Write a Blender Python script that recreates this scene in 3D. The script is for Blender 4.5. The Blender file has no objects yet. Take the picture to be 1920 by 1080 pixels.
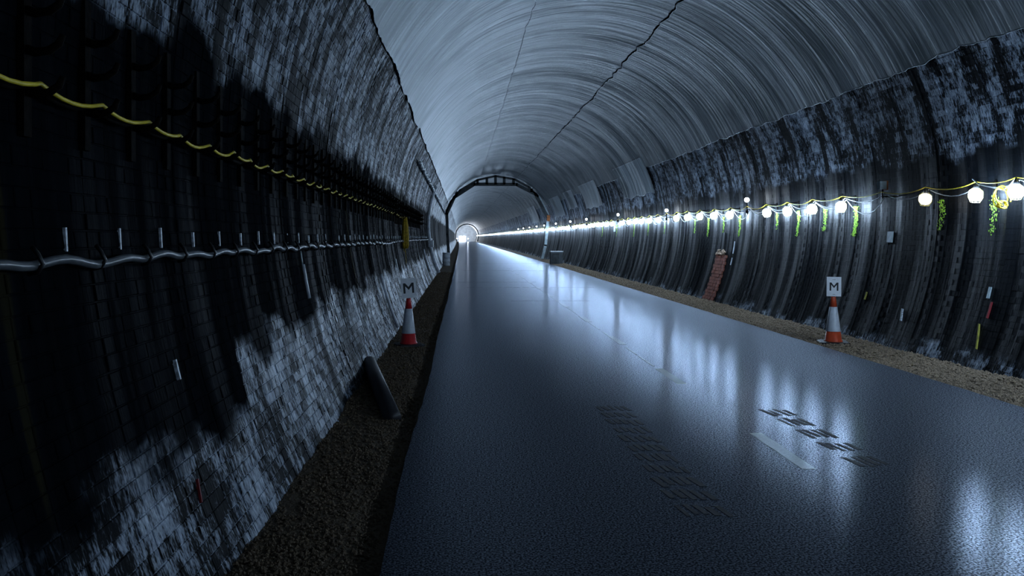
import bpy, math, random
import numpy as np
from mathutils import Vector, Matrix, noise

random.seed(7); rng = np.random.default_rng(7)
scene = bpy.context.scene
COL = scene.collection
PI = math.pi

# ------------------------------------------------------------------ camera, world, exposure
EYE = 1.6
cam_d = bpy.data.cameras.new('camera'); cam = bpy.data.objects.new('camera', cam_d); COL.objects.link(cam)
cam.location = (0, 0, EYE); cam.rotation_euler = (PI/2, 0, 0)
cam_d.lens = 30.0; cam_d.sensor_width = 36.0
cam_d.shift_x = (960-868)/1920; cam_d.shift_y = -(540-445)/1920
cam_d.clip_start = 0.05; cam_d.clip_end = 1000
scene.camera = cam
world = bpy.data.worlds.new('world'); scene.world = world; world.use_nodes = True
world.node_tree.nodes['Background'].inputs[0].default_value = (0.25, 0.42, 0.7, 1)
world.node_tree.nodes['Background'].inputs[1].default_value = 0.004
scene.view_settings.view_transform = 'Standard'; scene.view_settings.look = 'None'
scene.view_settings.gamma = 1.0; scene.view_settings.use_curve_mapping = False
scene.view_settings.exposure = 0.42
scene.cycles.use_denoising = True
scene.cycles.denoiser = 'OPENIMAGEDENOISE'; scene.cycles.denoising_prefilter = 'ACCURATE'; scene.cycles.denoising_input_passes = 'RGB_ALBEDO_NORMAL'
scene.cycles.sample_clamp_indirect = 3.0
scene.cycles.sample_clamp_direct = 40.0
scene.cycles.max_bounces = 5; scene.cycles.diffuse_bounces = 3; scene.cycles.glossy_bounces = 3
LAMP_E = 120.0
LAMP_COL = (0.53, 0.735, 1.0)

# ------------------------------------------------------------------ tunnel shape
XC, ZC, R, KL = 2.55, 2.2, 4.15, 4.8
Y0, YEND = -7.0, 330.0
TH_L, TH_R = math.radians(151), math.radians(25.4)
def bend(y): return -1.4e-5*y*y if y > 0 else 0.0
def prof(th, o=0.0):
    s = math.sin(th)
    return XC + (R-o)*math.cos(th), ZC + ((R-o) if s >= 0 else (KL-o))*s
def wob(th, y):
    return 0.022*noise.noise((th*0.9, y*0.85, 3.1)) + 0.010*noise.noise((th*2.0, y*2.6, 9.1))
def onwall(th, y, o=0.0):
    x, z = prof(th, o + wob(th, y)); return (x+bend(y), y, z)
def th_at_z(z, side):
    v = (z-ZC)/(R if z >= ZC else KL); a = math.asin(max(-1, min(1, v)))
    return PI-a if side == 'L' else a
def wall_x(z, side, o=0.0): return prof(th_at_z(z, side), o)[0]

# ------------------------------------------------------------------ helpers
def tag(o, label=None, cat=None, group=None, kind=None):
    if label: o['label'] = label
    if cat: o['category'] = cat
    if group: o['group'] = group
    if kind: o['kind'] = kind
    return o
class MB:
    def __init__(s): s.v = []; s.f = []
    def add(s, vs, fs):
        n = len(s.v); s.v += [tuple(p) for p in vs]; s.f += [tuple(i+n for i in f) for f in fs]; return s
    def box(s, c, d, M=None):
        vs = [Vector((c[0]+sx*d[0]/2, c[1]+sy*d[1]/2, c[2]+sz*d[2]/2)) for sx in (-1,1) for sy in (-1,1) for sz in (-1,1)]
        if M: vs = [M @ p for p in vs]
        return s.add(vs, [(0,1,3,2),(4,6,7,5),(0,4,5,1),(2,3,7,6),(0,2,6,4),(1,5,7,3)])
    def tube(s, pts, r, n=8, caps=True, flat=1.0):
        pts = [Vector(p) for p in pts]; vs = []; N = len(pts); up = None
        for i, p in enumerate(pts):
            t = (pts[min(i+1, N-1)] - pts[max(i-1, 0)]).normalized()
            if up is None:
                up = Vector((0,0,1)) if abs(t.z) < .9 else Vector((1,0,0))
            a = t.cross(up).normalized(); b = a.cross(t).normalized(); up = b
            rr = r[i] if isinstance(r, (list, tuple)) else r
            for k in range(n):
                q = 2*PI*k/n; vs.append(p + a*math.cos(q)*rr + b*math.sin(q)*rr*flat)
        fs = [(i*n+k, i*n+(k+1) % n, (i+1)*n+(k+1) % n, (i+1)*n+k) for i in range(N-1) for k in range(n)]
        if caps: fs += [tuple(range(n))[::-1], tuple((N-1)*n+k for k in range(n))]
        return s.add(vs, fs)
    def lathe(s, prf, n=24, c=(0,0,0)):
        vs = [(c[0]+r*math.cos(2*PI*k/n), c[1]+r*math.sin(2*PI*k/n), c[2]+z) for r, z in prf for k in range(n)]
        fs = [(i*n+k, i*n+(k+1) % n, (i+1)*n+(k+1) % n, (i+1)*n+k) for i in range(len(prf)-1) for k in range(n)]
        fs += [tuple(range(n))[::-1], tuple((len(prf)-1)*n+k for k in range(n))]
        return s.add(vs, fs)
    def build(s, name, mat, parent=None, smooth=False, loc=None, kind=None):
        me = bpy.data.meshes.new(name); me.from_pydata(s.v, [], s.f); me.materials.append(mat)
        if smooth: me.polygons.foreach_set('use_smooth', [True]*len(me.polygons))
        me.update(); return put(name, me, parent, loc, kind)
def put(name, me, parent=None, loc=None, kind=None):
    o = bpy.data.objects.new(name, me); COL.objects.link(o)
    if parent: o.parent = parent
    if loc is not None: o.location = loc
    if kind: o['kind'] = kind
    return o
def np_mesh(name, V, F, mat, smooth=False):
    """V (n,3), F (m,k) arrays"""
    me = bpy.data.meshes.new(name); k = F.shape[1]
    me.vertices.add(len(V)); me.vertices.foreach_set('co', np.asarray(V, 'f').ravel())
    me.loops.add(F.size); me.loops.foreach_set('vertex_index', F.astype('i').ravel())
    me.polygons.add(len(F)); me.polygons.foreach_set('loop_start', np.arange(0, F.size, k, dtype='i'))
    me.polygons.foreach_set('loop_total', np.full(len(F), k, 'i'))
    me.materials.append(mat); me.update(calc_edges=True); me.validate()
    me.polygons.foreach_set('use_smooth', np.full(len(me.polygons), bool(smooth))); me.update(); return me
def grid_faces(ni, nj, flip=False):
    i, j = np.meshgrid(np.arange(ni-1), np.arange(nj-1), indexing='ij'); a = (i*nj+j).ravel()
    F = np.stack([a, a+nj, a+nj+1, a+1], 1)
    return F[:, ::-1] if flip else F
def empty(name, loc=(0,0,0), rz=0.0):
    o = bpy.data.objects.new(name, None); COL.objects.link(o); o.location = loc; o.rotation_euler = (0,0,rz); o.empty_display_size = .1
    return o
def copy_tree(o, parent=None):
    c = o.copy(); COL.objects.link(c); c.parent = parent
    for ch in list(o.children): copy_tree(ch, c)
    return c

# ------------------------------------------------------------------ materials
class NT:
    def __init__(s, name):
        s.m = bpy.data.materials.new(name); s.m.use_nodes = True; s.t = s.m.node_tree; s.b = s.t.nodes['Principled BSDF']
    def n(s, ty, **kw):
        o = s.t.nodes.new(ty)
        for k, v in kw.items(): setattr(o, k, v)
        return o
    def l(s, a, b): s.t.links.new(a, b)
    def set(s, sock, v):
        if hasattr(v, 'is_output') or hasattr(v, 'links'): s.l(v, sock)
        else: sock.default_value = v
    def math(s, op, a, b=None, c=None, clamp=False):
        o = s.n('ShaderNodeMath', operation=op); o.use_clamp = clamp
        s.set(o.inputs[0], a)
        if b is not None: s.set(o.inputs[1], b)
        if c is not None: s.set(o.inputs[2], c)
        return o.outputs[0]
    def noise(s, vec, sc=(1,1,1), scale=1.0, detail=3, rough=.55, off=(0,0,0)):
        mp = s.n('ShaderNodeMapping'); s.l(vec, mp.inputs[0]); mp.inputs['Scale'].default_value = sc; mp.inputs['Location'].default_value = off
        o = s.n('ShaderNodeTexNoise'); s.l(mp.outputs[0], o.inputs['Vector'])
        o.inputs['Scale'].default_value = scale; o.inputs['Detail'].default_value = detail; o.inputs['Roughness'].default_value = rough
        return o.outputs[0]
    def ramp(s, v, a, b, lo=0.0, hi=1.0):
        o = s.n('ShaderNodeMapRange'); o.interpolation_type = 'SMOOTHSTEP'
        s.l(v, o.inputs[0]); o.inputs[1].default_value = a; o.inputs[2].default_value = b; o.inputs[3].default_value = lo; o.inputs[4].default_value = hi
        return o.outputs[0]
    def mix(s, f, a, b):
        o = s.n('ShaderNodeMix', data_type='RGBA'); s.set(o.inputs[0], f)
        for k, v in ((6, a), (7, b)):
            if isinstance(v, tuple): o.inputs[k].default_value = (*v[:3], 1)
            else: s.l(v, o.inputs[k])
        return o.outputs[2]
    def bump(s, h, strength=.3, dist=.01, prev=None):
        o = s.n('ShaderNodeBump'); o.inputs['Strength'].default_value = strength; o.inputs['Distance'].default_value = dist
        s.l(h, o.inputs['Height'])
        if prev: s.l(prev, o.inputs['Normal'])
        return o.outputs[0]
    def pos(s): return s.n('ShaderNodeNewGeometry').outputs['Position']

def plain(name, col, rough=.5, metal=0.0, var=.25, scale=14, emis=None, bump=0.0, spec=.5):
    k = NT(name); tc = k.n('ShaderNodeTexCoord').outputs['Object']; k.b.inputs['Specular IOR Level'].default_value = spec
    nz = k.noise(tc, scale=scale)
    dark = tuple(c*(1-var) for c in col); lite = tuple(min(1, c*(1+var)) for c in col)
    k.l(k.mix(k.ramp(nz, .3, .7), dark, lite), k.b.inputs['Base Color'])
    k.b.inputs['Roughness'].default_value = rough; k.b.inputs['Metallic'].default_value = metal
    if bump: k.l(k.bump(nz, bump, .01), k.b.inputs['Normal'])
    if emis:
        k.b.inputs['Emission Color'].default_value = (*emis[0], 1); k.b.inputs['Emission Strength'].default_value = emis[1]
    return k.m

def wall_material():
    """black painted tunnel brick: bare sooty paint low down, pale flecks, part efflorescence and part painted glints, on the haunch and at the toe"""
    k = NT('painted_tunnel_brick'); P = k.pos()
    sep = k.n('ShaderNodeSeparateXYZ'); k.l(P, sep.inputs[0]); X, Y, Z = sep.outputs
    isle = k.n('ShaderNodeNewGeometry').outputs['Random Per Island']
    obr = k.n('ShaderNodeObjectInfo').outputs['Random']
    rnd = k.math('FRACT', k.math('ADD', isle, k.math('MULTIPLY', obr, 7.31)))
    edge = k.noise(P, (1.6, 1.6, 1.6), detail=3)
    zj = k.math('ADD', Z, k.math('MULTIPLY', k.math('SUBTRACT', edge, .5), .7))
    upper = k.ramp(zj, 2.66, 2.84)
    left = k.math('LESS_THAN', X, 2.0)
    # flakes and painted glints at the foot: higher on the left wall beyond 5.4 m
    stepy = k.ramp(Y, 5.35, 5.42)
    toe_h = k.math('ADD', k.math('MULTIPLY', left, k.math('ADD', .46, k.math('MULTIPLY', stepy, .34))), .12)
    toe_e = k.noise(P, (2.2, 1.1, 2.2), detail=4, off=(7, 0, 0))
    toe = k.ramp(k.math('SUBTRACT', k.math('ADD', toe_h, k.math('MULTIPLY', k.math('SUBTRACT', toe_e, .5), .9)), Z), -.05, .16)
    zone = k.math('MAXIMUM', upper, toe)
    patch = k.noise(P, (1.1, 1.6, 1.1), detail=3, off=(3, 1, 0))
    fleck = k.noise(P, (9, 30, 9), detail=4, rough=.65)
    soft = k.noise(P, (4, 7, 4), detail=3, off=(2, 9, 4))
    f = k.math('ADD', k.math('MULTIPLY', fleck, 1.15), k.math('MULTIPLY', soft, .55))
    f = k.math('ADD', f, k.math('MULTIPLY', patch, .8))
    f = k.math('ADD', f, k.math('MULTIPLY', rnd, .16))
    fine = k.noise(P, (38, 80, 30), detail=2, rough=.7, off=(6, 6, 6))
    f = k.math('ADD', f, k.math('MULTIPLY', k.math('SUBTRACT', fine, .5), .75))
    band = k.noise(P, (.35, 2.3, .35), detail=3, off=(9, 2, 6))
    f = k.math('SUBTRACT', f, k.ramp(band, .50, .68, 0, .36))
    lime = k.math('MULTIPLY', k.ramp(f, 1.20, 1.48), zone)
    glint_peak = k.ramp(f, 1.45, 1.75)
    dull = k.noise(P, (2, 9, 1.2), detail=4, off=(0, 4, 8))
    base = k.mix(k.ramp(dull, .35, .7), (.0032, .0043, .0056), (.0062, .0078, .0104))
    lime_glint_col = k.mix(rnd, (.15, .19, .25), (.27, .33, .42))
    lime_glint_col = k.mix(glint_peak, lime_glint_col, (.62, .70, .80))  # specular glints painted into the fleck colour, on top of the efflorescence
    # dull green and rust water runs
    run = k.noise(P, (.8, 3.4, .35), detail=3, off=(5, 5, 5))
    runm = k.math('MULTIPLY', k.ramp(run, .66, .74), k.math('SUBTRACT', 1.0, zone))
    base = k.mix(k.math('MULTIPLY', runm, .5), base, (.035, .03, .012))
    k.l(k.mix(lime, base, lime_glint_col), k.b.inputs['Base Color'])
    wet = k.noise(P, (.25, 3.2, .25), detail=4, off=(1, 1, 1))
    gloss = k.math('MULTIPLY', k.ramp(wet, .45, .62, .02, .30), k.math('SUBTRACT', 1.0, k.math('MULTIPLY', left, .985)))
    spec = k.math('ADD', k.math('MULTIPLY', k.math('SUBTRACT', 1.0, zone), gloss), k.math('MULTIPLY', zone, k.math('ADD', .04, k.math('MULTIPLY', lime, .55))))
    k.l(spec, k.b.inputs['Specular IOR Level'])
    k.l(k.math('ADD', k.math('MULTIPLY', lime, -.12), k.ramp(wet, .3, .7, .62, .48)), k.b.inputs['Roughness'])
    st = k.noise(P, (1.1, 16, 1.1), detail=4, rough=.6)
    b1 = k.bump(st, .55, .012)
    b2 = k.bump(k.noise(P, (24, 60, 24), detail=3), .35, .006, b1)
    k.l(b2, k.b.inputs['Normal'])
    return k.m

def liner_material(name='aluminium_liner_sheet', w=1.0):
    k = NT(name); P = k.pos()
    blot = k.noise(P, (.55, .55, .55), detail=2, off=(4, 0, 0))
    streak = k.noise(P, (.55, 9, .55), detail=3, rough=.5)
    fine = k.noise(P, (1.4, 45, 1.4), detail=3, off=(0, 3, 0))
    col = k.mix(k.ramp(streak, .35, .68), (.23*w, .255*w, .27*w), (.36*w, .40*w, .43*w))
    col = k.mix(k.math('MULTIPLY', k.ramp(blot, .48, .64), .65), col, (.13, .16, .17))
    k.l(col, k.b.inputs['Base Color'])
    k.b.inputs['Metallic'].default_value = .55
    k.l(k.ramp(fine, .3, .7, .34, .5), k.b.inputs['Roughness'])
    b1 = k.bump(streak, .5, .04)
    b2 = k.bump(fine, .25, .008, b1)
    k.l(b2, k.b.inputs['Normal'])
    return k.m

ANI = 0.0
def road_material(name='polished_asphalt', a=(.016, .019, .026), b=(.125, .142, .182)):
    k = NT(name); P = k.pos()
    grain = k.noise(P, scale=85, detail=2); grain2 = k.noise(P, scale=38, detail=3)
    blot = k.noise(P, (1.3, .35, 1), detail=3)
    col = k.mix(k.ramp(grain, .42, .64), a, b)
    k.l(col, k.b.inputs['Base Color'])
    k.b.inputs['Roughness'].default_value = .9; k.b.inputs['Specular IOR Level'].default_value = 0
    gl = k.n('ShaderNodeBsdfAnisotropic'); gl.distribution = 'BECKMANN'
    k.l(k.ramp(blot, .3, .75, .165, .185), gl.inputs['Roughness'])
    tg = k.n('ShaderNodeCombineXYZ'); tg.inputs[1].default_value = 1.0; k.l(tg.outputs[0], gl.inputs['Tangent'])
    gl.inputs['Anisotropy'].default_value = ANI
    gl.inputs['Color'].default_value = (.52, .57, .66, 1)
    fr = k.n('ShaderNodeFresnel'); fr.inputs['IOR'].default_value = 1.36
    b2 = k.bump(grain, .16, .003)
    k.l(b2, k.b.inputs['Normal']); k.l(b2, gl.inputs['Normal'])
    g2 = k.n('ShaderNodeBsdfAnisotropic'); g2.distribution = 'GGX'; g2.inputs['Roughness'].default_value = .42; k.l(b2, g2.inputs['Normal'])
    g2.inputs['Color'].default_value = (.68, .74, .84, 1); m2 = k.n('ShaderNodeMixShader'); m2.inputs[0].default_value = .44; k.l(gl.outputs[0], m2.inputs[1]); k.l(g2.outputs[0], m2.inputs[2])
    mx = k.n('ShaderNodeMixShader')
    wet = k.ramp(k.math('ADD', k.math('MULTIPLY', grain, .7), k.math('MULTIPLY', grain2, .3)), .42, .58, .12, 1.25)
    k.l(k.math('MULTIPLY', fr.outputs[0], wet), mx.inputs[0]); k.l(k.b.outputs[0], mx.inputs[1]); k.l(m2.outputs[0], mx.inputs[2])
    out = [n for n in k.t.nodes if n.type == 'OUTPUT_MATERIAL'][0]; k.l(mx.outputs[0], out.inputs[0])
    return k.m

def gravel_material(name, a, b):
    k = NT(name); P = k.pos()
    isle = k.n('ShaderNodeNewGeometry').outputs['Random Per Island']
    g = k.noise(P, scale=60, detail=3)
    c = k.mix(k.ramp(g, .3, .7), a, b)
    c = k.mix(k.math('MULTIPLY', isle, .5), c, (b[0]*1.5, b[1]*1.5, b[2]*1.5))
    k.l(c, k.b.inputs['Base Color']); k.b.inputs['Roughness'].default_value = .85
    k.l(k.bump(g, .8, .02), k.b.inputs['Normal'])
    return k.m

M = dict(
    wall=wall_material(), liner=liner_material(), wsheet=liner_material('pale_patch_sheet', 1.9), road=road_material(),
    earth=gravel_material('brown_ballast_bed', (.05, .033, .018), (.12, .085, .05)),
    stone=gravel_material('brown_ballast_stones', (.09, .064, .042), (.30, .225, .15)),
    shaded_stone=gravel_material('shade_darkened_ballast_stones', (.05, .033, .02), (.15, .105, .062)),  # same ballast; dim light on the left verge is painted into its colour
    hem=plain('bright_sheet_hem', (.55, .6, .66), .35, .3, var=.5, scale=20),
    paint=road_material('worn_pale_road_paint', (.46, .50, .42), (.70, .74, .62)),
    line=road_material('faint_road_line', (.05, .055, .05), (.20, .21, .18)),
    wet=plain('damp_tyre_mark', (.012, .014, .019), .6, var=.4, scale=30, spec=.10),
    iron=plain('rusty_black_iron', (.0045, .0032, .0022), .8, 0, var=.7, scale=30, bump=.4, spec=.06),
    hose=plain('grey_rubber_cable', (.10, .11, .12), .3, var=.2),
    clip=plain('black_clip', (.006, .006, .008), .4),
    tie=plain('pale_tie', (.55, .6, .68), .4, var=.5, scale=40),
    yellow=plain('yellow_cable', (.85, .66, .04), .45, var=.15),
    yrope=plain('yellow_rope', (.50, .33, .015), .6, var=.35, scale=25),
    wwire=plain('pale_cable', (.55, .58, .62), .4),
    red=plain('red_cone_plastic', (.62, .025, .03), .4, var=.12),
    orange=plain('orange_cone_plastic', (.60, .075, .025), .4, var=.12),
    white=plain('white_sleeve', (.62, .66, .72), .35, var=.1),
    board=plain('white_board', (.86, .88, .92), .5, var=.06),
    ink=plain('black_ink', (.008, .009, .012), .6),
    rubber=plain('black_rubber_base', (.012, .012, .014), .5),
    steel=plain('dark_weathered_steel', (.035, .042, .045), .5, .4, var=.4, scale=4),
    gsteel=plain('pale_galvanised_steel', (.30, .36, .38), .45, .4, var=.3, scale=4),
    rust=plain('orange_rust', (.38, .13, .04), .8, var=.3),
    pipe=plain('dark_plastic_pipe', (.022, .020, .024), .45),
    wpipe=plain('white_plastic_pipe', (.52, .56, .62), .35, var=.3, scale=6),
    drum=plain('white_plastic_drum', (.50, .54, .58), .45, var=.3, scale=6),
    redbrick=plain('bare_red_brick', (.27, .085, .055), .85, var=.35, scale=8, bump=.5),
    rubble=plain('pale_broken_mortar', (.45, .33, .24), .9, var=.4, scale=20, bump=.6),
    moss=plain('yellow_green_moss', (.22, .42, .03), .8, var=.5, scale=25),
    cap=plain('black_lamp_cap', (.02, .02, .022), .4),
    guard=plain('yellow_lamp_guard', (.45, .40, .10), .4),
    bulb=plain('lit_bulb', (.9, .9, .9), .3, emis=(LAMP_COL, LAMP_E)),
    dim=plain('weak_bulb', (.9, .9, .9), .3, emis=((.95, .9, .8), 4.0)),
    rbulb=plain('lit_round_bulb', (.9, .9, .9), .3, emis=((.80, .88, 1.0), 30.0)),
    dayl=plain('bright_opening', (.9, .9, .9), .5, emis=((.85, .92, 1.0), 16.0)),
    spot=plain('floodlight_lens', (.9, .9, .9), .3, emis=((.85, .92, 1.0), 20.0)),
    endw=plain('pale_end_wall', (.72, .76, .80), .7, var=.15, scale=1),
    dgrey=plain('grey_sheet_metal', (.06, .07, .08), .45, .3, var=.2, scale=3),
    plaque=plain('pale_plaque', (.40, .50, .54), .5, var=.15),
    rpaint=plain('red_spray_paint', (.26, .015, .022), .6, var=.3),
    ypaint=plain('yellow_spray_paint', (.30, .28, .035), .6, var=.3),
)

# ------------------------------------------------------------------ structure: shell
ys = np.concatenate([np.arange(Y0, 1.5, .4), np.arange(1.5, 46.5, .08), np.arange(46.5, 60, .4), np.arange(60, 140, 1.2), np.arange(140, YEND+4, 5.0), [YEND]])
ys = np.unique(np.round(ys[ys <= YEND], 4))
def shell(name, t0, t1, nt, mat, o=0.0, flip=False):
    ths = np.linspace(t0, t1, nt)
    V = np.array([onwall(t, y, o) for t in ths for y in ys])
    return np_mesh(name, V, grid_faces(nt, len(ys), flip), mat, True)
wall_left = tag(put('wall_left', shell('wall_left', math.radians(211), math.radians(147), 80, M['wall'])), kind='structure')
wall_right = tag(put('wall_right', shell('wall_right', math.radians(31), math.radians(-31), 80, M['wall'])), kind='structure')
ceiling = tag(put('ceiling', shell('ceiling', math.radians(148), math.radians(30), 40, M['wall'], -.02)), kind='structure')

# road slab
RL, RR = -.40, 5.28
def strip_mesh(name, xfun, zfun, nx, mat, yv, smooth=True):
    V = []
    for i in range(nx):
        for y in yv: V.append((xfun(i/(nx-1), y)+bend(y), y, zfun(i/(nx-1), y)))
    return np_mesh(name, np.array(V), grid_faces(nx, len(yv), True), mat, smooth)
yr = np.unique(np.round(np.concatenate([np.arange(Y0, 40, .12), np.arange(40, 120, 1.0), np.arange(120, YEND, 5.), [YEND]]), 4))
def re(side, y): return .014*noise.noise((y*2.5, side, 0))+.03*noise.noise((y*.25, side*3, 5))
us = [0, .001, .25, .5, .75, .999, 1]
V = []
for u in us:
    for y in yr:
        xl, xr = RL+re(1, y), RR+re(2, y)
        x = xl+(xr-xl)*u; z = 0.0
        if u == 0: x, z = xl, -.12
        if u == 1: x, z = xr, -.12
        V.append((x+bend(y), y, z))
road = tag(put('road', np_mesh('road', np.array(V), grid_faces(len(us), len(yr), False), M['road'])),
           'polished dark grey asphalt road running down the tunnel', kind='structure')
# verges
def vz(side, u, y):   # u 0 at the road edge, 1 at the wall
    n = .012*noise.noise((y*5, u*6, side)) + .02*noise.noise((y*1.1, u*2, side+4))
    if side == 1: return -.055 + .03*u + n*(.5+u)
    return -.030 + .03*u + n*(.4+u)
yv = np.unique(np.round(np.concatenate([np.arange(Y0, 30, .07), np.arange(30, 120, .8), np.arange(120, YEND, 5.), [YEND]]), 4))
vl = tag(put('verge', strip_mesh('verge', lambda u, y: RL+.06 + (-1.24-RL-.06)*u, lambda u, y: vz(1, u, y), 14, M['earth'], yv)),
         'brown ballast verge between the left wall and the road', kind='structure')
vr = tag(put('verge', strip_mesh('verge_b', lambda u, y: RR-.06 + (6.36-RR+.06)*u, lambda u, y: vz(2, u, y), 14, M['earth'], yv)),
         'sandy brown ballast verge between the road and the right wall', kind='structure')
for m in (vl.data, ):
    m.flip_normals()

def stones(n, side, parent, ymin, ymax, smin=.006, smax=.017):
    oc = np.array([(1,0,0),(-1,0,0),(0,1,0),(0,-1,0),(0,0,1),(0,0,-1)], float)
    of = np.array([(0,2,4),(2,1,4),(1,3,4),(3,0,4),(2,0,5),(1,2,5),(3,1,5),(0,3,5)])
    Vs, Fs = [], []
    for i in range(n):
        y = ymin*(ymax/ymin)**random.random(); u = random.random()
        if side == 1: x = RL-.03 + (-1.13-RL+.03)*u
        else: x = RR+.02 + (6.2-RR-.02)*u
        uu = u
        z = vz(side, uu, y)
        s = random.uniform(smin, smax)*(1+.02*y)
        q = oc*(s*rng.uniform(.6, 1.3, (6, 1)))*np.array([1, 1, .7])
        a = random.random()*6.28; c, d = math.cos(a), math.sin(a)
        q = q @ np.array([(c, d, 0), (-d, c, 0), (0, 0, 1)])
        Vs.append(q+np.array((x+bend(y), y, z+s*.3))); Fs.append(of+6*i)
    return put('gravel', np_mesh('gravel', np.concatenate(Vs), np.concatenate(Fs), M['shaded_stone' if side == 1 else 'stone']), parent, kind='stuff')
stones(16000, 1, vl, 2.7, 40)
stones(22000, 2, vr, 7.5, 60, .008, .024)

# liner sheets on the vault: three lengthwise sheets, overlapping along torn seams
yl = np.unique(np.round(np.concatenate([np.arange(Y0, 1.5, .4), np.arange(1.5, 34, .085), np.arange(34, 90, .35), np.arange(90, YEND, 3.), [YEND]]), 4))
def liner(t0f, t1f, nt, off, seed, y_a=Y0, y_b=YEND, amp=1.0, edges=None, mat='liner'):
    yy = yl[(yl >= y_a) & (yl <= y_b)]; V = []
    for i in range(nt):
        u = i/(nt-1)
        for y in yy:
            a, b = t0f(y), t1f(y); t = a+(b-a)*u
            fade = 1.0 if y < 60 else .6
            d = .022*noise.noise((t*1.6, y*.7, 1)) + fade*amp*(.007*noise.noise((t*1.0, y*3.0, 4)) + .0025*noise.noise((t*1.4, y*8.0, 7)))
            V.append(onwall(t, y, .045+off+d))
    me = np_mesh('liner_sheet', np.array(V), grid_faces(nt, len(yy), False), M[mat], True)
    o = put('liner_sheet', me, ceiling)
    nv = len(yy); m = MB()
    for row in ((0, nt-1) if edges is None else edges):
        m.tube([tuple(V[row*nv+q]) for q in range(nv) if yy[q] < 120], [.003+.009*abs(noise.noise((yy[q]*6, row, 3))) for q in range(nv) if yy[q] < 120], 5)
    m.build('sheet_hem', M['hem'], o, True)
    return o
def jag(y, s, a=.012): return a*noise.noise((y*2.2, s, 1)) + a*.5*noise.noise((y*8, s, 2)) + a*1.2*noise.noise((y*.5, s, 7))
S1, S2 = math.radians(106.5), math.radians(68)
liner(lambda y: TH_L+jag(y, 1), lambda y: S1+.0022+jag(y, 2), 22, .0, 1.0, edges=(0,))
liner(lambda y: S1-.0005+jag(y, 2)+jag(y, 8, .0025), lambda y: S2+.008+jag(y, 3, .016), 22, .004, 2.0, edges=(0,))
liner(lambda y: S2-.001+jag(y, 3, .016)+jag(y, 4, .005), lambda y: TH_R+jag(y, 5, .010), 26, .016, 3.0)
def patch_sheet(y0, y1, z_top, z_bot, seed):
    a, b = th_at_z(z_top, 'R'), th_at_z(z_bot, 'R')
    return liner(lambda y: a, lambda y: b+.01*math.sin(y*3), 12, .022, seed, y0, y1, 2.6, mat='wsheet')
# hanging sheets below the liner on the right haunch
for y0, y1, zt, zb, sd in ((29.0, 34.6, 4.35, 3.15, 11), (39.5, 45.0, 4.3, 3.1, 12), (48, 52, 4.3, 3.3, 13), (54, 60, 4.3, 3.0, 14), (72, 80, 4.3, 2.9, 15)):
    patch_sheet(y0, y1, zt, zb, sd)

# bricks
def arc_table(side, z_low, th_top):
    a0 = th_at_z(z_low, side); n = 600
    ths = np.linspace(a0, th_top, n); pts = np.array([prof(t) for t in ths])
    s = np.concatenate([[0], np.cumsum(np.hypot(*(pts[1:]-pts[:-1]).T))]); return s, ths
def brick_template(L, seed):
    r = random.Random(seed); H, D = .069, .03; q = 1.0 if seed % 20 < 6 else .15
    if q < 1: H = .0728; L += .0035
    j = lambda a: r.uniform(-a, a)*(q if a < .0015 else 1)
    fr = [(-L/2+j(.002), -H/2+j(.002)), (L/2+j(.002), -H/2+j(.002)), (L/2+j(.002), H/2+j(.002)), (-L/2+j(.002), H/2+j(.002))]
    back = [(x, -D, z) for x, z in fr]; b = .003*max(q, .4); mid = [(x, -b, z) for x, z in fr]
    front = [(x-math.copysign(b, x), j(.0012), z-math.copysign(b, z)) for x, z in fr]
    fs = [(8, 9, 10, 11)]
    for i in range(4):
        k = (i+1) % 4; fs += [(i, k, 4+k, 4+i), (4+i, 4+k, 8+k, 8+i)]
    return back+mid+front, fs
TPL = {}
for L in (.219, .106):
    for sd in range(12):
        v, f = brick_template(L, sd+0+int(L*100)*20); TPL[(L, sd)] = (np.array(v), f)
TPLM = {}
def tplm(key):
    if key not in TPLM:
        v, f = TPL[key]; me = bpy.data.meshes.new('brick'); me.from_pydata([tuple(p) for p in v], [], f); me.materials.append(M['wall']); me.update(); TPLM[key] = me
    return TPLM[key]
def proj(p):
    return 868+1600*p[0]/p[1], 445-1600*(p[2]-EYE)/p[1]
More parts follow.
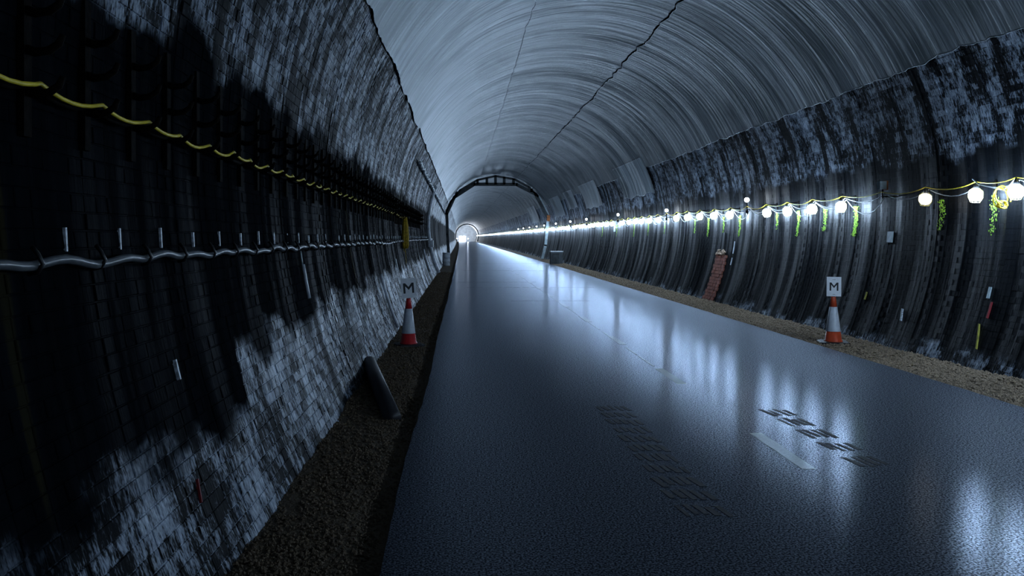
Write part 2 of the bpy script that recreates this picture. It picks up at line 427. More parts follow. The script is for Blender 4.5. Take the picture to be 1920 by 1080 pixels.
def bricks(side, wall, th_top, y_a, y_b):
    s, ths = arc_table(side, -.10, th_top); nC = int(s[-1]/.075)
    rel = 1.0 if side == 'L' else .45
    items = []
    for c in range(nC):
        th = float(np.interp((c+.5)*.075, s, ths)); x0, z0 = prof(th-.002); x1, z1 = prof(th+.002)
        tx, tz = (x1-x0), (z1-z0); l = math.hypot(tx, tz); tx /= l; tz /= l
        if tz < 0: tx, tz = -tx, -tz
        nx, nz = (tz, -tx) if side == 'L' else (-tz, tx)   # inward normal
        L, pitch = (.219, .2255) if c % 2 == 0 else (.106, .11275)
        y = y_a + (0 if c % 2 == 0 else .056)
        while y < y_b:
            px, _, pz = onwall(th, y)
            h = (.003+random.random()*.0045)*rel+(.0012 if side == 'R' else 0)
            items.append((c, y, px, pz, h, tx, tz, nx, nz, (L, random.randrange(6)+(6 if side == 'R' else 0)), random.gauss(0, .012)*rel, random.gauss(0, .012)*rel))
            y += pitch
    def mat_of(it):
        c, y, px, pz, h, tx, tz, nx, nz, key, r1, r2 = it
        # local x -> along tunnel, local y -> inward normal, local z -> up the wall (right handed)
        Y = Vector((nx, 0, nz)); Zl = Vector((tx, 0, tz)); Xl = Y.cross(Zl)
        Mr = Matrix((Xl, Y, Zl)).transposed()
        Mr = Mr @ Matrix.Rotation(r1, 3, 'X') @ Matrix.Rotation(r2, 3, 'Z')
        return Mr, Vector((px+nx*h, y, pz+nz*h))
    def score(it):
        y = it[1]
        if y < 1.5: return 0
        u, v = proj((it[2], y, it[3]))
        if not (-10 < u < 1930 and -10 < v < 1090): return 0
        return it[9][0]*abs(it[2])/y**3
    sc = np.array([score(it) for it in items]); top = set(np.argsort(-sc)[:300].tolist())
    Vs, Fs, n = [], [], 0
    for i, it in enumerate(items):
        Mr, p = mat_of(it)
        if i in top:
            o = bpy.data.objects.new('brick', tplm(it[9])); COL.objects.link(o); o.parent = wall
            o.matrix_world = Matrix.Translation(p) @ Mr.to_4x4()
        else:
            v, f = TPL[it[9]]
            Vs.append(v @ np.array(Mr).T + np.array(p)); Fs.append(np.array(f)+n); n += len(v)
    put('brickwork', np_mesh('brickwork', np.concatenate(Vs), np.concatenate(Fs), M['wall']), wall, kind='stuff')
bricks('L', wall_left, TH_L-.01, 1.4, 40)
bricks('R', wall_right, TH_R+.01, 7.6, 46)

# far end
end_wall = MB().box((XC+bend(YEND), YEND+.1, 2.6), (9.4, .2, 9.0)).build('wall_end', M['endw']); tag(end_wall, kind='structure')
door = MB().box((-.24, YEND-.03, 1.02), (2.5, .06, 2.1)).build('door_1', M['dayl']); tag(door, 'blazing white lit doorway at the far end of the tunnel', kind='structure')

# road markings (parts of the road)
for yc in [6.43+3.42*k for k in range(-1, 12)]:
    L = 1.08; w = .1; x = 2.39
    m = MB(); N = 8; vs = []
    for i in range(N+1):
        yy = yc-L/2+L*i/N; ww = w/2*(1+.1*random.uniform(-1, 1))
        vs += [(x-ww+bend(yy), yy, .002), (x+ww+bend(yy), yy, .002), (x-ww+bend(yy), yy, -.003), (x+ww+bend(yy), yy, -.003)]
    fs = []
    for i in range(N):
        a = 4*i; fs += [(a, a+1, a+5, a+4), (a, a+4, a+6, a+2), (a+1, a+3, a+7, a+5)]
    fs += [(0, 2, 3, 1), (4*N, 4*N+1, 4*N+3, 4*N+2)]
    m.add(vs, fs).build('lane_mark', M['paint'] if yc < 13 else M['line'], road)
m = MB()
y = 10.6
while y < 34:
    L = random.uniform(.4, 1.4); w = random.uniform(.012, .03)
    m.box((2.37+bend(y), y+L/2, .0008), (w, L, .003)); y += L+random.uniform(.02, .4)
m.build('faint_centre_line', M['line'], road)
for yc, x0, x1, w in ((27.2, .1, 4.2, .03), (30.5, -.2, 2.6, .02), (41, 0, 4.6, .05), (21.5, 1.2, 3.2, .015), (52, 0, 5, .07)):
    m = MB(); N = 14
    for i in range(N):
        xa = x0+(x1-x0)*i/N; m.box((xa+(x1-x0)/N/2, yc+random.uniform(-.02, .02), .0006), ((x1-x0)/N*random.uniform(.6, 1.0), w*random.uniform(.5, 1.2), .0024))
    m.build('road_joint', M['wet'], road)
# damp tyre tread prints
def tread(xc, y0, y1, pitch, wd, slant, nst):
    y = y0
    while y < y1:
        m = MB()
        for k in range(nst):
            xx = xc + (k-(nst-1)/2)*wd/nst
            L = pitch*random.uniform(.5, .72)
            Mt = Matrix.Translation((xx+random.uniform(-.006, .006), y+random.uniform(-.03, .03), .0008)) @ Matrix.Rotation(slant+random.uniform(-.05, .05), 4, 'Z')
            m.box((0, 0, 0), (wd/nst*random.uniform(.45, .75), L, .0022), Mt)
        m.build('tyre_print', M['wet'], road); y += pitch*random.uniform(.97, 1.03)
tread(1.40, 5.0, 8.0, .30, .30, .16, 5)
tread(2.88, 6.1, 8.0, .42, .26, .10, 4)

# ------------------------------------------------------------------ festoon lamps on the right wall
XLp = 6.45
def make_lamp(bulbmat='bulb', full=True):
    root = empty('festoon_lamp')
    MB().lathe([(.004, -.095), (.045, -.088), (.074, -.050), (.084, -.01), (.076, .03), (.045, .055), (.012, .065)], 14 if full else 6).build('bulb', M[bulbmat], root, True)
    MB().lathe([(.016, .062), (.030, .066), (.030, .11), (.018, .125), (.010, .15)], 12 if full else 6).build('lamp_cap', M['cap'], root, True)
    if full:
        g = MB()
        for a in range(3):
            q = a*PI/3; ca, sa = math.cos(q), math.sin(q)
            g.tube([(.034*ca, .034*sa, .08), (.090*ca, .090*sa, .035), (.096*ca, .096*sa, -.04), (.060*ca, .060*sa, -.105), (0, 0, -.112), (-.060*ca, -.060*sa, -.105), (-.096*ca, -.096*sa, -.04), (-.090*ca, -.090*sa, .035), (-.034*ca, -.034*sa, .08)], .0022, 4)
        g.build('lamp_guard', M['guard'], root, True)
        MB().box((.11, 0, .14), (.24, .02, .02)).box((.235, 0, .10), (.015, .06, .14)).build('wall_bracket', M['iron'], root)
    return root
NEAR = [9.95, 10.73, 11.9, 14.5, 15.76, 16.97, 18.14, 20.56, 21.86, 23.2, 24.5, 25.7]
UP = [19.37, 27.0, 35.4, 44.4, 51.0, 58.8, 67.1, 73.8, 81.6, 89.5, 97.5]
lamps_y = [-4.9, -3.7, -2.4, -1.2, 0.05, 1.3, 2.5, 3.75, 5.0, 6.2, 7.45, 8.7] + NEAR[:]
y = 28.2
while y < 310:
    if all(abs(y-u) > .6 for u in UP): lamps_y.append(y)
    y += 1.25
def lz(y): return 2.14 if y < 19 else 2.14+min(.06, (y-19)*.01)
LBL = {9.95: 'blazing caged lamp at the right edge above the coiled yellow cable',
       10.73: 'blazing caged lamp just left of the coiled yellow cable',
       11.9: 'weakly lit yellow-cased lamp hanging alone on the dark wall',
       14.5: 'bright lamp with the widest green moss streak, first left of the dark gap',
       15.76: 'bright lamp second left of the dark gap with short green streak',
       16.97: 'yellowish bright lamp third left of the dark gap',
       18.14: 'bright lamp just right of the raised round lamp nearest the viewer',
       20.56: 'bright lamp just left of the raised round lamp nearest the viewer',
       21.86: 'bright lamp above the bare red brick chase in the wall',
       23.2: 'bright lamp third left of the nearest raised round lamp',
       24.5: 'bright lamp fourth left of the nearest raised round lamp',
       25.7: 'bright lamp just right of the second raised round lamp'}
ORD = ['first', 'second', 'third', 'fourth', 'fifth', 'sixth', 'seventh', 'eighth', 'ninth', 'tenth', 'eleventh', 'twelfth', 'thirteenth', 'fourteenth', 'fifteenth', 'sixteenth']
proto = None; far = None; dimp = None
segs = [27.0, 35.4, 44.4, 51.0, 58.8, 67.1, 73.8, 81.6, 97.5]
for y in lamps_y:
    pos = (XLp+bend(y)+random.uniform(-.03, .03)*(y > 12), y, lz(y)+random.uniform(-.012, .012))
    if y == 11.9:
        o = make_lamp('dim')
    elif y < 60:
        if proto is None: proto = make_lamp(); o = proto
        else: o = copy_tree(proto)
    else:
        if far is None:
            m = MB().lathe([(.004, -.095), (.074, -.050), (.084, 0), (.045, .055), (.012, .065)], 6)
            far = m.build('festoon_lamp', M['bulb'], None, True); o = far
        else: o = far.copy(); COL.objects.link(o)
    o.location = pos; o.rotation_euler = (random.uniform(-.15, .15)*(y < 60), random.uniform(-.12, .12)*(y < 60), random.random()*0)
    if y in LBL: tag(o, LBL[y], 'lamp', 'festoon lamps along the right wall')
    elif y < 9: tag(o, 'caged festoon lamp on the right wall nearer than the picture edge', 'lamp', 'festoon lamps beyond the right edge')
    else:
        k = sum(1 for s_ in segs if y > s_)
        if k < len(segs):
            tag(o, 'tiny bright lamp in the row between the %s and %s raised round lamps' % (ORD[k], ORD[k+1]), 'lamp', 'row of lamps left of the %s raised round lamp' % ORD[k])
        else:
            tag(o, 'pinpoint bright lamp in the merged row running to the far end', 'lamp', 'farthest lamps merging into one line')
# raised round lamps
up = None
for i, y in enumerate(UP):
    z = 2.45 if y < 30 else 2.54
    if up is None:
        r = empty('round_lamp'); up = r
        MB().lathe([(.004, -.05), (.03, -.045), (.05, -.02), (.055, 0), (.05, .02), (.03, .045), (.004, .05)], 14).build('bulb', M['rbulb'], r, True)
        MB().tube([(0, 0, -.05), (.0, 0, -.22), (.02, 0, -.32)], .012, 6).box((.12, 0, -.22), (.24, .02, .02)).box((.0, 0, -.27), (.05, .05, .07)).build('stand', M['iron'], r)
        MB().tube([(0, 0, .05), (0, 0, .10)], .014, 8).build('lamp_cap', M['cap'], r)
    else: r = copy_tree(up)
    r.location = (XLp+bend(y), y, z)
    tag(r, 'round white lamp raised above the lamp row, %s from the viewer' % ORD[i], 'lamp', 'raised round lamps above the row')
# unlit junction box with rusty side
bx_ = empty('junction_box', (6.47, 13.16, 2.40)); tag(bx_, 'small pale unlit box with rusty side on the dark wall gap', 'box')
MB().box((-.02, -.02, 0), (.10, .10, .12)).build('housing', M['plaque'], bx_)
MB().box((.045, 0, .0), (.03, .12, .14)).build('rusty_plate', M['rust'], bx_)['label'] = 'rust-brown back plate'
MB().box((.12, 0, -.17), (.22, .02, .02)).tube([(.0, 0, -.06), (.0, 0, -.2)], .01, 6).build('hook', M['iron'], bx_)

# cables between lamps
pts_y = [y for y in lamps_y if y >= 3] + UP + [13.16]; pts_y = sorted(set(pts_y))
def sag_cable(name, mat, rad, zoff, sag, ymax, xo, n=7, ymin=3, rnd=.3):
    P = []; py = [y for y in pts_y if ymin <= y <= ymax]
    for a, b in zip(py[:-1], py[1:]):
        s = sag*random.uniform(1-rnd, 1+rnd)*min(1.6, (b-a)/1.2)
        k = n if a < 40 else (3 if a < 110 else 1)
        for i in range(k):
            t = i/k; y = a+(b-a)*t
            P.append((XLp+xo+bend(y)+.02*math.sin(t*PI), y, lz(y)+zoff-4*s*t*(1-t)))
    m = MB().tube(P, [rad*(1+.012*p[1]) for p in P], 5)
    return m.build(name, mat, None, True)
tag(sag_cable('festoon_cable', M['yellow'], .0065, .16, .06, 310, .0), 'uppermost yellowish cable looping from lamp top to lamp top', 'cable', 'cables strung along the lamp row')
tag(sag_cable('festoon_cable', M['wwire'], .0055, .13, .12, 120, .05), 'pale middle cable sagging between the lamps', 'cable', 'cables strung along the lamp row')
tag(sag_cable('festoon_cable', M['wwire'], .005, .10, .20, 60, .07, ymin=12.5), 'pale lowest cable with the deepest loops between lamps', 'cable', 'cables strung along the lamp row')
# coil of yellow cable
coil = empty('cable_coil', (6.45, 10.2, 2.03)); tag(coil, 'coil of yellow cable hanging between the two nearest lamps', 'cable')
m = MB()
for k in range(3):
    rx, rz = .10+.012*k, .075+.015*k; ph = k*1.1
    m.tube([(rx*math.cos(a)*.95, .06*math.sin(a+ph)+.02*k, .06+rz*math.sin(a)*1.2) for a in np.linspace(-.8+ph*.3, 4.3+ph*.3, 26)], .0085, 6)
m.build('loop', M['yellow'], coil, True)
m = MB()
for k in range(7):
    a0 = random.random()*6; m.tube([(.05*math.cos(a+a0)*random.uniform(.8, 1.1), .03*math.sin(2*a+k), -.04+.045*math.sin(a+a0)) for a in np.linspace(0, 5.2, 16)], .008, 6)
m.build('bundle', M['yellow'], coil, True)
MB().tube([(-.02, 0, .14), (-.1, .3, .22), (-.06, .5, .30)], .007, 6).tube([(.02, 0, .14), (.02, -.12, .2), (0, -.24, .26)], .007, 6).build('tail', M['wwire'], coil, True)

# moss under lamps
oc = np.array([(1,0,0),(-1,0,0),(0,1,0),(0,-1,0),(0,0,1),(0,0,-1)], float)
of = np.array([(0,2,4),(2,1,4),(1,3,4),(3,0,4),(2,0,5),(1,2,5),(3,1,5),(0,3,5)])
def moss(y, strength, height):
    Vs, Fs = [], []; n = int(260*strength)
    for i in range(n):
        t = random.random()**1.5; zz = 2.12-height*t; yy = y+random.gauss(0, .045)*(1-.3*t)+.02*math.sin(zz*9)
        th = th_at_z(zz, 'R'); p = np.array(onwall(th, yy, .017)); s = random.uniform(.004, .011)
        Vs.append(oc*(s*rng.uniform(.5, 1.4, (6, 1)))*np.array([.6, 1, 1.5])+p); Fs.append(of+6*i)
    put('moss_patch', np_mesh('moss_patch', np.concatenate(Vs), np.concatenate(Fs), M['moss']), wall_right, kind='stuff')
for y, s, h in ((9.95, 1.0, .6), (10.73, .5, .5), (11.9, .55, .42), (14.5, 1.8, .5), (15.76, .8, .4), (16.97, 1.5, .5), (18.14, .4, .35), (20.56, 1.2, .5), (21.86, .6, .4), (23.2, 1.2, .5), (24.5, .5, .4), (28.2, .5, .4), (30.7, .8, .45), (33.2, .8, .5), (36.95, .5, .5), (40.7, .6, .5)):
    moss(y, s, h)

# ------------------------------------------------------------------ right wall details
def wall_strip(side, y, z0, z1, width, proud, n=14, lean=0.0, o=.012, back=.03):
    """curved slab following the wall, width along the tunnel"""
    m = MB(); vs = []
    for i in range(n+1):
        z = z0+(z1-z0)*i/n; th = th_at_z(z, side)
        for dy in (-width/2, width/2):
            for oo in (o+proud, o-back):
                vs.append(onwall(th, y+dy+lean*i/n, oo))
    fs = []
    for i in range(n):
        a = 4*i; fs += [(a, a+4, a+6, a+2), (a+1, a+3, a+7, a+5), (a, a+1, a+5, a+4), (a+2, a+6, a+7, a+3)]
    fs += [(0, 2, 3, 1), (4*n, 4*n+1, 4*n+3, 4*n+2)]
    return m.add(vs, fs)
# bare red brick chase, built brick by brick
chase = empty('brick_chase', (6.3, 21.75, 0)); tag(chase, 'bare red brick chase curving up the right wall behind the verge', 'brick pier')
inv = Matrix.Translation((-6.3, -21.75, 0))
def put_world(m, name, mat, par, off):
    m.v = [(p[0]-off[0], p[1]-off[1], p[2]-off[2]) for p in m.v]; return m.build(name, mat, par)
for c in range(15):
    z0 = -.06+c*.081
    for k in range(4):
        w = .235 if (k + c) % 2 else .20
        yy = 21.35+k*.225+(c % 2)*.05
        put_world(wall_strip('R', yy, z0, z0+.073, .212, .012+random.uniform(0, .012), 1, 0, .012, .02), 'brick', M['redbrick'], chase, (6.3, 21.75, 0))
m = MB()
for k in range(60):
    zz = 1.15+random.random()*.13; yy = 21.45+random.random()*.75*(1-(zz-1.15)*2); th = th_at_z(zz, 'R'); p = onwall(th, yy, .03)
    s = random.uniform(.015, .04); m.add(oc*s*rng.uniform(.6, 1.3, (6, 1))+np.array(p), [tuple(f) for f in of])
put_world(m, 'broken_mortar', M['rubble'], chase, (6.3, 21.75, 0))
put_world(wall_strip('R', 21.75, 1.25, 1.72, .16, .01, 6), 'slot', M['ink'], chase, (6.3, 21.75, 0))
# plaques and small marks
def small(side, y, z0, z1, w, mat, name, label, cat, proud=.008, lean=0.0):
    th = th_at_z((z0+z1)/2, side); p = onwall(th, y, .012)
    m = wall_strip(side, y, z0, z1, w, proud, 3, lean); m.v = [(a[0]-p[0], a[1]-p[1], a[2]-p[2]) for a in m.v]
    o = m.build(name, mat, None, False, p); return tag(o, label, cat)
small('R', 13.30, 1.52, 1.69, .16, M['plaque'], 'wall_plaque', 'small pale rectangular plaque on the dark wall left of the weak lamp', 'sign')
small('R', 37.5, 1.85, 2.18, .36, M['plaque'], 'wall_plaque', 'small pale plaque just under the far lamp row', 'sign')
for y, z0, z1, w, mt, nm, lb, ct, ln in (
    (20.85, 1.20, 1.50, .045, 'wpipe', 'cable_cover', 'short white cover strip, upper of two, right of the red brick chase', 'strip', 0),
    (20.85, .92, 1.10, .045, 'wpipe', 'cable_cover', 'short white cover strip, lower of two, right of the red brick chase', 'strip', 0),
    (12.42, .38, .55, .045, 'tie', 'marker_strip', 'short white leaning strip on dark wall right of the right cone', 'strip', .06),
    (10.6, .84, .98, .05, 'plaque', 'marker_strip', 'small pale tag above the red spray paint mark', 'strip', 0),
    (10.5, .60, .80, .028, 'rpaint', 'paint_mark', 'red spray paint mark low on the right wall', 'paint mark', 0),
    (10.5, .22, .52, .024, 'ypaint', 'paint_mark', 'yellow spray paint streak below the red mark', 'paint mark', .12),
    (13.7, .60, .72, .03, 'ypaint', 'paint_mark', 'small yellow paint dab left of the right cone', 'paint mark', 0)):
    small('R', y, z0, z1, w, M[mt], nm, lb, ct, .006, ln)

# dark cabinet with white top beside the right wall
cb = empty('cabinet', (5.62, 51.4, -.02)); tag(cb, 'dark metal cabinet with white top edge standing by the right wall', 'cabinet')
MB().box((0, 0, .37), (.72, .6, .74)).build('body', M['dgrey'], cb)
MB().box((0, 0, .765), (.78, .66, .05)).build('lid', M['white'], cb)['label'] = 'white lid'
MB().box((-.1, -.31, .36), (.46, .02, .6)).build('door', M['steel'], cb)

# ------------------------------------------------------------------ steel arch rib
def arch(name, y, label, scale_depth=.30):
    root = empty(name, (XC+bend(y), y, 0)); tag(root, label, 'steel arch')
    b = lambda p: (p[0]-XC, 0, p[1]+EYE)
    def clampp(p, rmax):
        dx, dz = p[0]-XC, p[1]+EYE-ZC; r = math.hypot(dx, dz)
        if p[1]+EYE < ZC: return p
        return p if r <= rmax else (XC+dx*rmax/r, ZC-EYE+dz*rmax/r)
    inner = [(-1.17, 1.75), (-.60, 3.02), (.92, 3.98), (4.08, 3.96), (5.55, 3.25), (6.42, 1.53)]
    outer = [(-1.30, 1.9), (-1.0, 2.75), (-.25, 3.6), (1.15, 4.3), (2.5, 4.6), (3.95, 4.42), (5.0, 3.8), (5.75, 3.1)]
    inner = [clampp(p, 3.95) for p in inner]; outer = [clampp(p, 3.99) for p in outer]
    def bars(pts, w, d):
        m = MB()
        for p, q in zip(pts[:-1], pts[1:]):
            p, q = Vector(b(p)), Vector(b(q)); L = (q-p).length; ang = math.atan2(q.z-p.z, q.x-p.x)
            m.box((0, 0, 0), (L+w*.5, d, w), Matrix.Translation((p+q)/2) @ Matrix.Rotation(-ang, 4, 'Y'))
        return m
    bars(inner, .24, scale_depth).build('inner_chord', M['steel'], root)
    bars(outer, .15, scale_depth).build('outer_chord', M['steel'], root)
    for xx, zi, zo in ((1.15, 4.0, 4.28), (1.85, 4.0, 4.42), (2.5, 4.0, 4.55), (3.15, 4.0, 4.48), (3.85, 4.0, 4.38), (-.45, 3.1, 3.4), (5.2, 3.42, 3.6)):
        bars([(xx, zi), (xx, zo)], .19, scale_depth).build('strut', M['steel'], root)
    bars([(-1.0, -1.62), (-1.10, .2), (-1.15, 1.8)], .22, scale_depth).build('leg', M['steel'], root)
    bars([(6.0, -1.62), (6.25, -.6), (6.42, 1.2)], .20, scale_depth).build('leg', M['gsteel'], root)['label'] = 'pale grey leg'
    bars([(6.46, 1.25), (6.46, 1.6)], .22, scale_depth+.05).build('knuckle', M['rust'], root)['label'] = 'rusty orange joint'
    bars([(5.60, 3.18), (6.40, 1.62)], .32, scale_depth*.8).build('brace', M['gsteel'], root)['label'] = 'pale grey brace'
    return root
arch('steel_arch', 64, 'dark steel arch rib with ladder struts spanning the tunnel mid distance')
fa = empty('steel_arch', (XC+bend(290), 290, 0)); tag(fa, 'small dark arch ring around the bright far end', 'steel arch')
m = MB(); P = [(lambda p: (p[0]-XC, 0, p[1]))(prof(t, .28)) for t in np.linspace(math.radians(206), math.radians(-26), 40)]
m.tube(P, .20, 6).build('arch_ring', M['steel'], fa)

for i, (x, z) in enumerate(((-2.2+.0, 1.0), (1.9, .9))):
    f = empty('floodlight', (x, 318, 0)); tag(f, ('floodlight left of the bright far doorway', 'floodlight right of the bright far doorway')[i], 'lamp')
    MB().lathe([(.03, 0), (.03, z)], 8).box((0, 0, .03), (.5, .5, .06)).build('stand', M['iron'], f)
    MB().box((0, 0, z+.15), (.45, .2, .35)).build('housing', M['cap'], f)
    ld = bpy.data.lights.new('end_wall_fill', 'POINT'); ld.energy = 600; ld.color = (.8, .88, 1.0); ld.shadow_soft_size = .3  # added point light with no fitting of its own, brightens the end wall
    lo = bpy.data.objects.new('end_wall_fill', ld); COL.objects.link(lo); lo.parent = f; lo.location = (0, 4.0, z+1.5)
    MB().box((0, -.115, z+.15), (.36, .03, .26)).build('lens', M['spot'], f)

# ------------------------------------------------------------------ cones with letter boards
def make_cone(loc, rz, red, label, board_w, board_h, tilt, mh, mw, tiny):
    root = empty('traffic_cone', loc, rz); tag(root, label, 'traffic cone', 'traffic cones carrying letter boards')
    m = MB(); s = .215; c = .05
    octo = [(-s+c, -s), (s-c, -s), (s, -s+c), (s, s-c), (s-c, s), (-s+c, s), (-s, s-c), (-s, -s+c)]
    vs = [(x, y, 0) for x, y in octo]+[(x, y, .022) for x, y in octo]+[(x*.93, y*.93, .032) for x, y in octo]
    fs = [tuple(range(8))[::-1], tuple(range(16, 24))]+[(i+8*k, (i+1) % 8+8*k, (i+1) % 8+8*k+8, i+8*k+8) for k in (0, 1) for i in range(8)]
    m.add(vs, fs).build('base', M['rubber'], root)
    r = lambda z: .122+(.028-.122)*((z-.03)/.72)
    MB().lathe([(.135, .030), (.130, .045), (r(.05), .052), (r(.19), .19)], 28).build('lower_body', red, root, True)
    MB().lathe([(r(.19)+.003, .185), (r(.19)+.003, .19), (r(.555)+.003, .555), (r(.555)-.001, .558)], 28).build('reflective_sleeve', M['white'], root, True)
    MB().lathe([(r(.55), .552), (r(.74), .74), (.020, .745)], 28).build('upper_body', red, root, True)
    MB().lathe([(.030, .70), (.033, .71), (.033, .735), (.024, .75)], 20).build('collar', red, root, True)
    bd = empty('letter_board', (0, -.045, .72)); bd.parent = root; bd.rotation_euler = (0, tilt, 0)
    bm = MB().box((0, 0, board_h/2), (board_w, .008, board_h)); o = bm.build('plate', M['board'], bd)
    # letter M, thick strokes
    cz = board_h*.5; t = mw*.19; yo = -.0055
    X0, X1, Z0, Z1 = -mw/2, mw/2, cz-mh/2, cz+mh/2
    vm = cz-mh*.12
    poly = [(X0, Z0), (X0+t, Z0), (X0+t, Z1-t*1.5), (0, vm-t*.3), (X1-t, Z1-t*1.5), (X1-t, Z0), (X1, Z0), (X1, Z1), (X1-t*1.05, Z1), (0, vm+t*1.15), (X0+t*1.05, Z1), (X0, Z1)]
    n = len(poly)
    vs = [(x, yo, z) for x, z in poly]+[(x, yo+.003, z) for x, z in poly]
    fs = [(0, 1, 2, 11), (2, 10, 11), (2, 3, 9, 10), (3, 4, 8, 9), (4, 7, 8), (4, 5, 6, 7)]
    fs += [(i, i+n, (i+1) % n+n, (i+1) % n) for i in range(n)]
    MB().add(vs, fs).build('letter', M['ink'], bd)
    if tiny:
        for zz, w in ((board_h*.86, .045), (board_h*.10, .035)):
            q = MB()
            for k in range(4): q.box((-w/2+w*(k+.5)/4, yo, zz), (w/4*.7, .003, .006))
            q.build('small_print', M['ink'], bd)
    MB().box((0, .02, -.0), (.03, .05, .05)).build('clamp', M['rubber'], root, loc=(0, -.03, .735))
    return root
make_cone((-.824, 12.93, -.036), .30, M['red'], 'crimson and white traffic cone with tilted M board on the left verge', .235, .30, -.075, .155, .165, False)
make_cone((5.66, 13.04, -.018), -.25, M['orange'], 'orange-red and white traffic cone with upright M board on the right verge', .205, .295, 0.01, .125, .125, True)

# ------------------------------------------------------------------ left wall: brackets, cables
def make_rack():
    root = empty('cable_bracket')
    m = MB().box((.012, 0, .25), (.024, .055, .62)); m.build('upright', M['iron'], root)
    for zz in (.11, .26, .40):
        P = [(.0, 0, zz), (.05, 0, zz-.018), (.10, 0, zz-.012), (.135, 0, zz+.012), (.15, 0, zz+.045)]
        MB().tube(P, [.022, .021, .019, .017, .013], 8, flat=.8).build('arm', M['iron'], root, True)
    return root
rack = None; ry = []
N_R = 60
for i in range(N_R):
    y = 2.05+.5*i; ry.append(y)
    zb = 2.02 if y < 20 else 1.98
    th = th_at_z(zb+.2, 'L'); p = onwall(th, y, .012)
    if rack is None: rack = make_rack(); o = rack
    else: o = copy_tree(rack)
    o.location = (p[0], y, zb)
    if y < 2.8: tag(o, 'dark iron cable bracket nearest the viewer, outside the left edge', 'bracket', 'cable brackets on the left wall')
    elif i < 16: tag(o, 'dark iron three-armed cable bracket, %s from the left edge' % ORD[i-2], 'bracket', 'cable brackets on the left wall')
    else: tag(o, 'small dark iron cable bracket far along the left wall', 'bracket', 'far cable brackets on the left wall')
# yellow cable over lowest arms
P = []
for i, (a, b) in enumerate(zip(ry[:-1], ry[1:])):
    if a > 21.6: break
    for k in range(6):
        t = k/6; y = a+(b-a)*t; zb = 2.02 if y < 20 else 1.98
        s = .03+.02*abs(noise.noise((i*1.7, 2, 0)))
        z = zb+.112+.018-4*s*t*(1-t)+.012*noise.noise((i*3.1, 0, 0)); P.append((wall_x(z, 'L')+.10+.012*math.sin(i*2.1)+bend(y), y, z))
tag(MB().tube(P, .0085, 8).build('cable', M['yellow'], None, True), 'thin yellow cable draped over bracket arms along the left wall', 'cable')
# black companion cables on the upper arms
P = []
for i, (a, b) in enumerate(zip(ry[:-1], ry[1:])):
    for k in range(3):
        t = k/3; y = a+(b-a)*t; zb = 2.02 if y < 20 else 1.98; z = zb+.112+.012-.14*t*(1-t)
        P.append((wall_x(z, 'L')+.06+bend(y), y, z))
tag(MB().tube(P, .013, 6).build('cable', M['iron'], None, True), 'thick black cable lying on bracket arms behind the yellow cable', 'cable')

# heavy grey cable with clips and ties
hy = [1.5+.525*i for i in range(78)]
hc = empty('armoured_cable', (wall_x(1.51, 'L'), 1.5, 1.51)); tag(hc, 'thick grey cable clipped wavily along the left wall at eye height', 'cable')
o0 = hc.location.copy()
P = []
for i in range(len(hy)*6):
    y = 1.5+.525*i/6; w = noise.noise((y*.9, 4, 4))
    z = 1.505+.009*math.sin(y*2*PI/.525+.5+2.5*w)+.030*noise.noise((y*1.5, 1, 1))-.03*math.exp(-((y-17)/1.5)**2)
    P.append((wall_x(z, 'L')+.045+.006*math.sin(y*12)+bend(y)-o0.x, y-o0.y, z-o0.z))
MB().tube(P, [.0185*(1+.010*(p[1])) for p in P], 8).build('sheath', M['hose'], hc, True)
clipm = None; tiem = None
for i, y in enumerate(hy):
    yc = 3.02+.527*(i-3); z = 1.505; x = wall_x(z, 'L')+.04+bend(yc)
    if yc > 38: continue
    if clipm is None:
        m = MB().tube([(-.01, .002, .062), (.012, .0, .036), (.030, 0, 0), (.012, 0, -.030), (-.02, 0, -.036)], .0085, 6); clipm = m.build('cable_clip', M['clip'], hc, True); c = clipm
    else: c = clipm.copy(); COL.objects.link(c)
    c.location = (x-o0.x, yc-o0.y, z-o0.z)
    yt = yc+.32; xt = wall_x(1.60, 'L')+.014+bend(yt)
    if tiem is None: tiem = MB().box((0, 0, .06), (.012, .014, .10)).build('tie_strap', M['tie'], hc); c = tiem
    else: c = tiem.copy(); COL.objects.link(c)
    c.location = (xt-o0.x, yt-o0.y, 1.535-o0.z); c.rotation_euler = (0, -.05, 0)
    c.scale = (1, 1, random.uniform(.75, 1.05))

def wall_pipe(y, z0, z1, r, mat, name, label, cat, n=14, lean=0.0, side='L', off=0.0):
    P = []
    for i in range(n+1):
        z = z0+(z1-z0)*i/n; p = onwall(th_at_z(z, side), y+lean*i/n, .014+r+off); P.append(p)
    b = Vector(P[0]); P = [tuple(Vector(p)-b) for p in P]
    o = MB().tube(P, r, 10).build(name, mat, None, True, b); return tag(o, label, cat)
wall_pipe(8.0, 1.02, 1.34, .017, M['wpipe'], 'wall_conduit', 'short white conduit stub below the grey cable on left wall', 'pipe', 5)
wall_pipe(8.0, 1.34, 1.47, .010, M['gsteel'], 'conduit_spout', 'grey tapering spout joining the short white conduit to the cable', 'pipe', 4)
wall_pipe(14.8, .02, .95, .027, M['wpipe'], 'wall_conduit', 'long thin white conduit curving down left wall near the left cone', 'pipe')
wall_pipe(32, .3, 1.15, .03, M['wpipe'], 'wall_conduit', 'thin white conduit just left of the thick white downpipe', 'pipe')
wall_pipe(38, -.02, 3.9, .075, M['wpipe'], 'downpipe', 'thick white downpipe curving down the left wall to the verge', 'pipe', 26)
MB_ = MB().box((0, 0, 0), (.2, .3, .28)).build('junction_box', M['wpipe'], None, False, (wall_x(1.35, 'L')+.15, 37.0, 1.32)); tag(MB_, 'white box fixed beside the thick white downpipe', 'box')
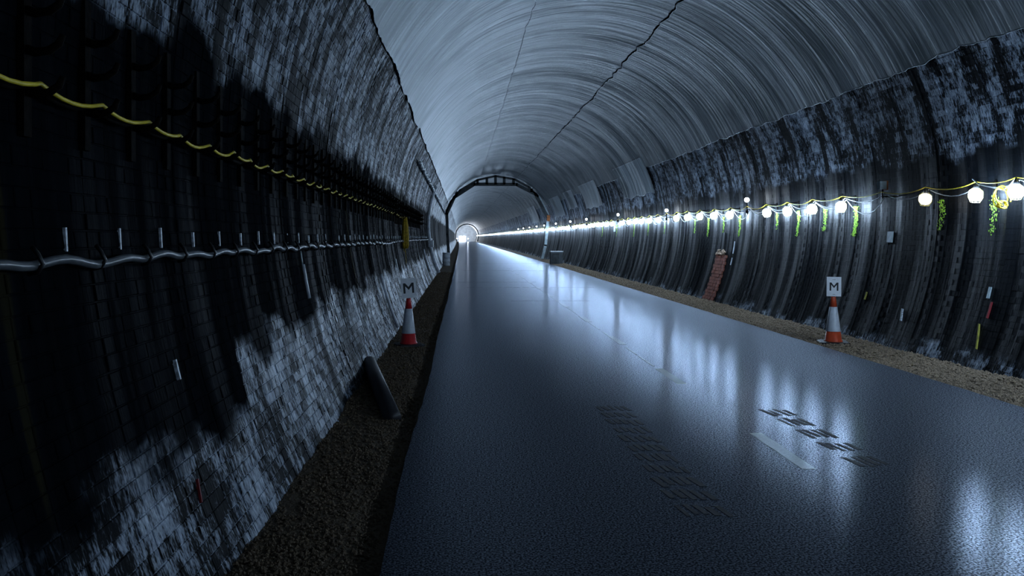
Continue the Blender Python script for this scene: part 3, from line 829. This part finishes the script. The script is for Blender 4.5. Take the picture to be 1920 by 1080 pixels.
small('L', 18.9, .85, 1.12, .05, M['tie'], 'marker_strip', 'tiny white strip left of the yellow rope bundle tails', 'strip')
small('L', 4.3, .88, .98, .018, M['tie'], 'marker_strip', 'small pale strip low on the near left wall', 'strip')
small('L', 4.1, .32, .42, .010, M['rpaint'], 'paint_mark', 'faint red paint mark low on the near left wall', 'paint mark', .006, .05)

# yellow rope bundle hanging at the left wall
rb = empty('rope_bundle', (wall_x(1.7, 'L')+.10, 21.8, 2.1)); tag(rb, 'bundle of yellow rope hanging on the left wall above the cone', 'rope')
m = MB()
for k in range(16):
    a = 2*PI*k/16; rr = .035; r2 = .10*random.uniform(.6, 1.05)
    m.tube([(rr*math.cos(a), rr*math.sin(a), 0), (r2*.8*math.cos(a), r2*.8*math.sin(a), -.2), (r2*math.cos(a), r2*math.sin(a), -.45), (r2*1.05*math.cos(a), r2*math.sin(a), -.70), (r2*.7*math.cos(a), r2*.7*math.sin(a), -.78)], .020, 6)
m.build('strands', M['yrope'], rb, True)
MB().tube([(-.12, -.6, .02), (-.06, -.2, .01), (0, 0, .02), (.05, .0, -.01)], .012, 6).lathe([(.045, -.05), (.05, -.03), (.045, -.01)], 10).build('knot', M['yrope'], rb, True)
MB().tube([(.0, 0, -.75), (.02, 0, -1.0), (.035, 0, -1.3), (.04, 0, -1.75)], .008, 6).tube([(-.03, 0, -.75), (-.02, 0, -1.2), (-.01, 0, -1.6)], .007, 6).build('tail', M['yrope'], rb, True)

# jagged pale hose along the upper left wall
P = []
for i in range(330):
    y = 24+.16*i; th = th_at_z(3.75-.006*(y-24)+.05*noise.noise((y*1.3, 0, 2))+.03*math.sin(y*6), 'L'); P.append(onwall(th, y, .09+.05*noise.noise((y*2.1, 3, 3))))
b0 = Vector(P[0]); P = [tuple(Vector(p)-b0) for p in P]
tag(MB().tube(P, .05, 6).build('hose', M['wpipe'], None, True, b0), 'pale crumpled hose strung along the upper left wall to the steel arch', 'hose')

# dark pipe stub leaning from the wall toe
P = [Vector((-1.14, 10.4, .07)), Vector((-.93, 9.2, .055)), Vector((-.64, 7.72, -.03))]
d = (P[2]-P[1]).normalized(); b0 = P[2]
m = MB().tube([tuple(p-b0) for p in (P[0], P[1], P[2]+d*.03)], .082, 20)
tag(m.build('drain_pipe', M['pipe'], None, True, b0), 'dark plastic pipe lying slantwise on the ballast at the left wall foot', 'pipe')

# white drum on left verge
dr = empty('drum', (-.93+bend(49), 49.2, -.04)); tag(dr, 'white plastic drum standing on the left verge below the steel arch', 'drum')
MB().lathe([(.20, 0), (.215, .02), (.215, .22), (.225, .24), (.225, .27), (.215, .29), (.215, .50), (.225, .52), (.225, .55), (.215, .57), (.21, .72)], 24).build('body', M['drum'], dr, True)
MB().lathe([(.222, .715), (.222, .75), (.19, .76)], 24).build('lid', M['drum'], dr, True)
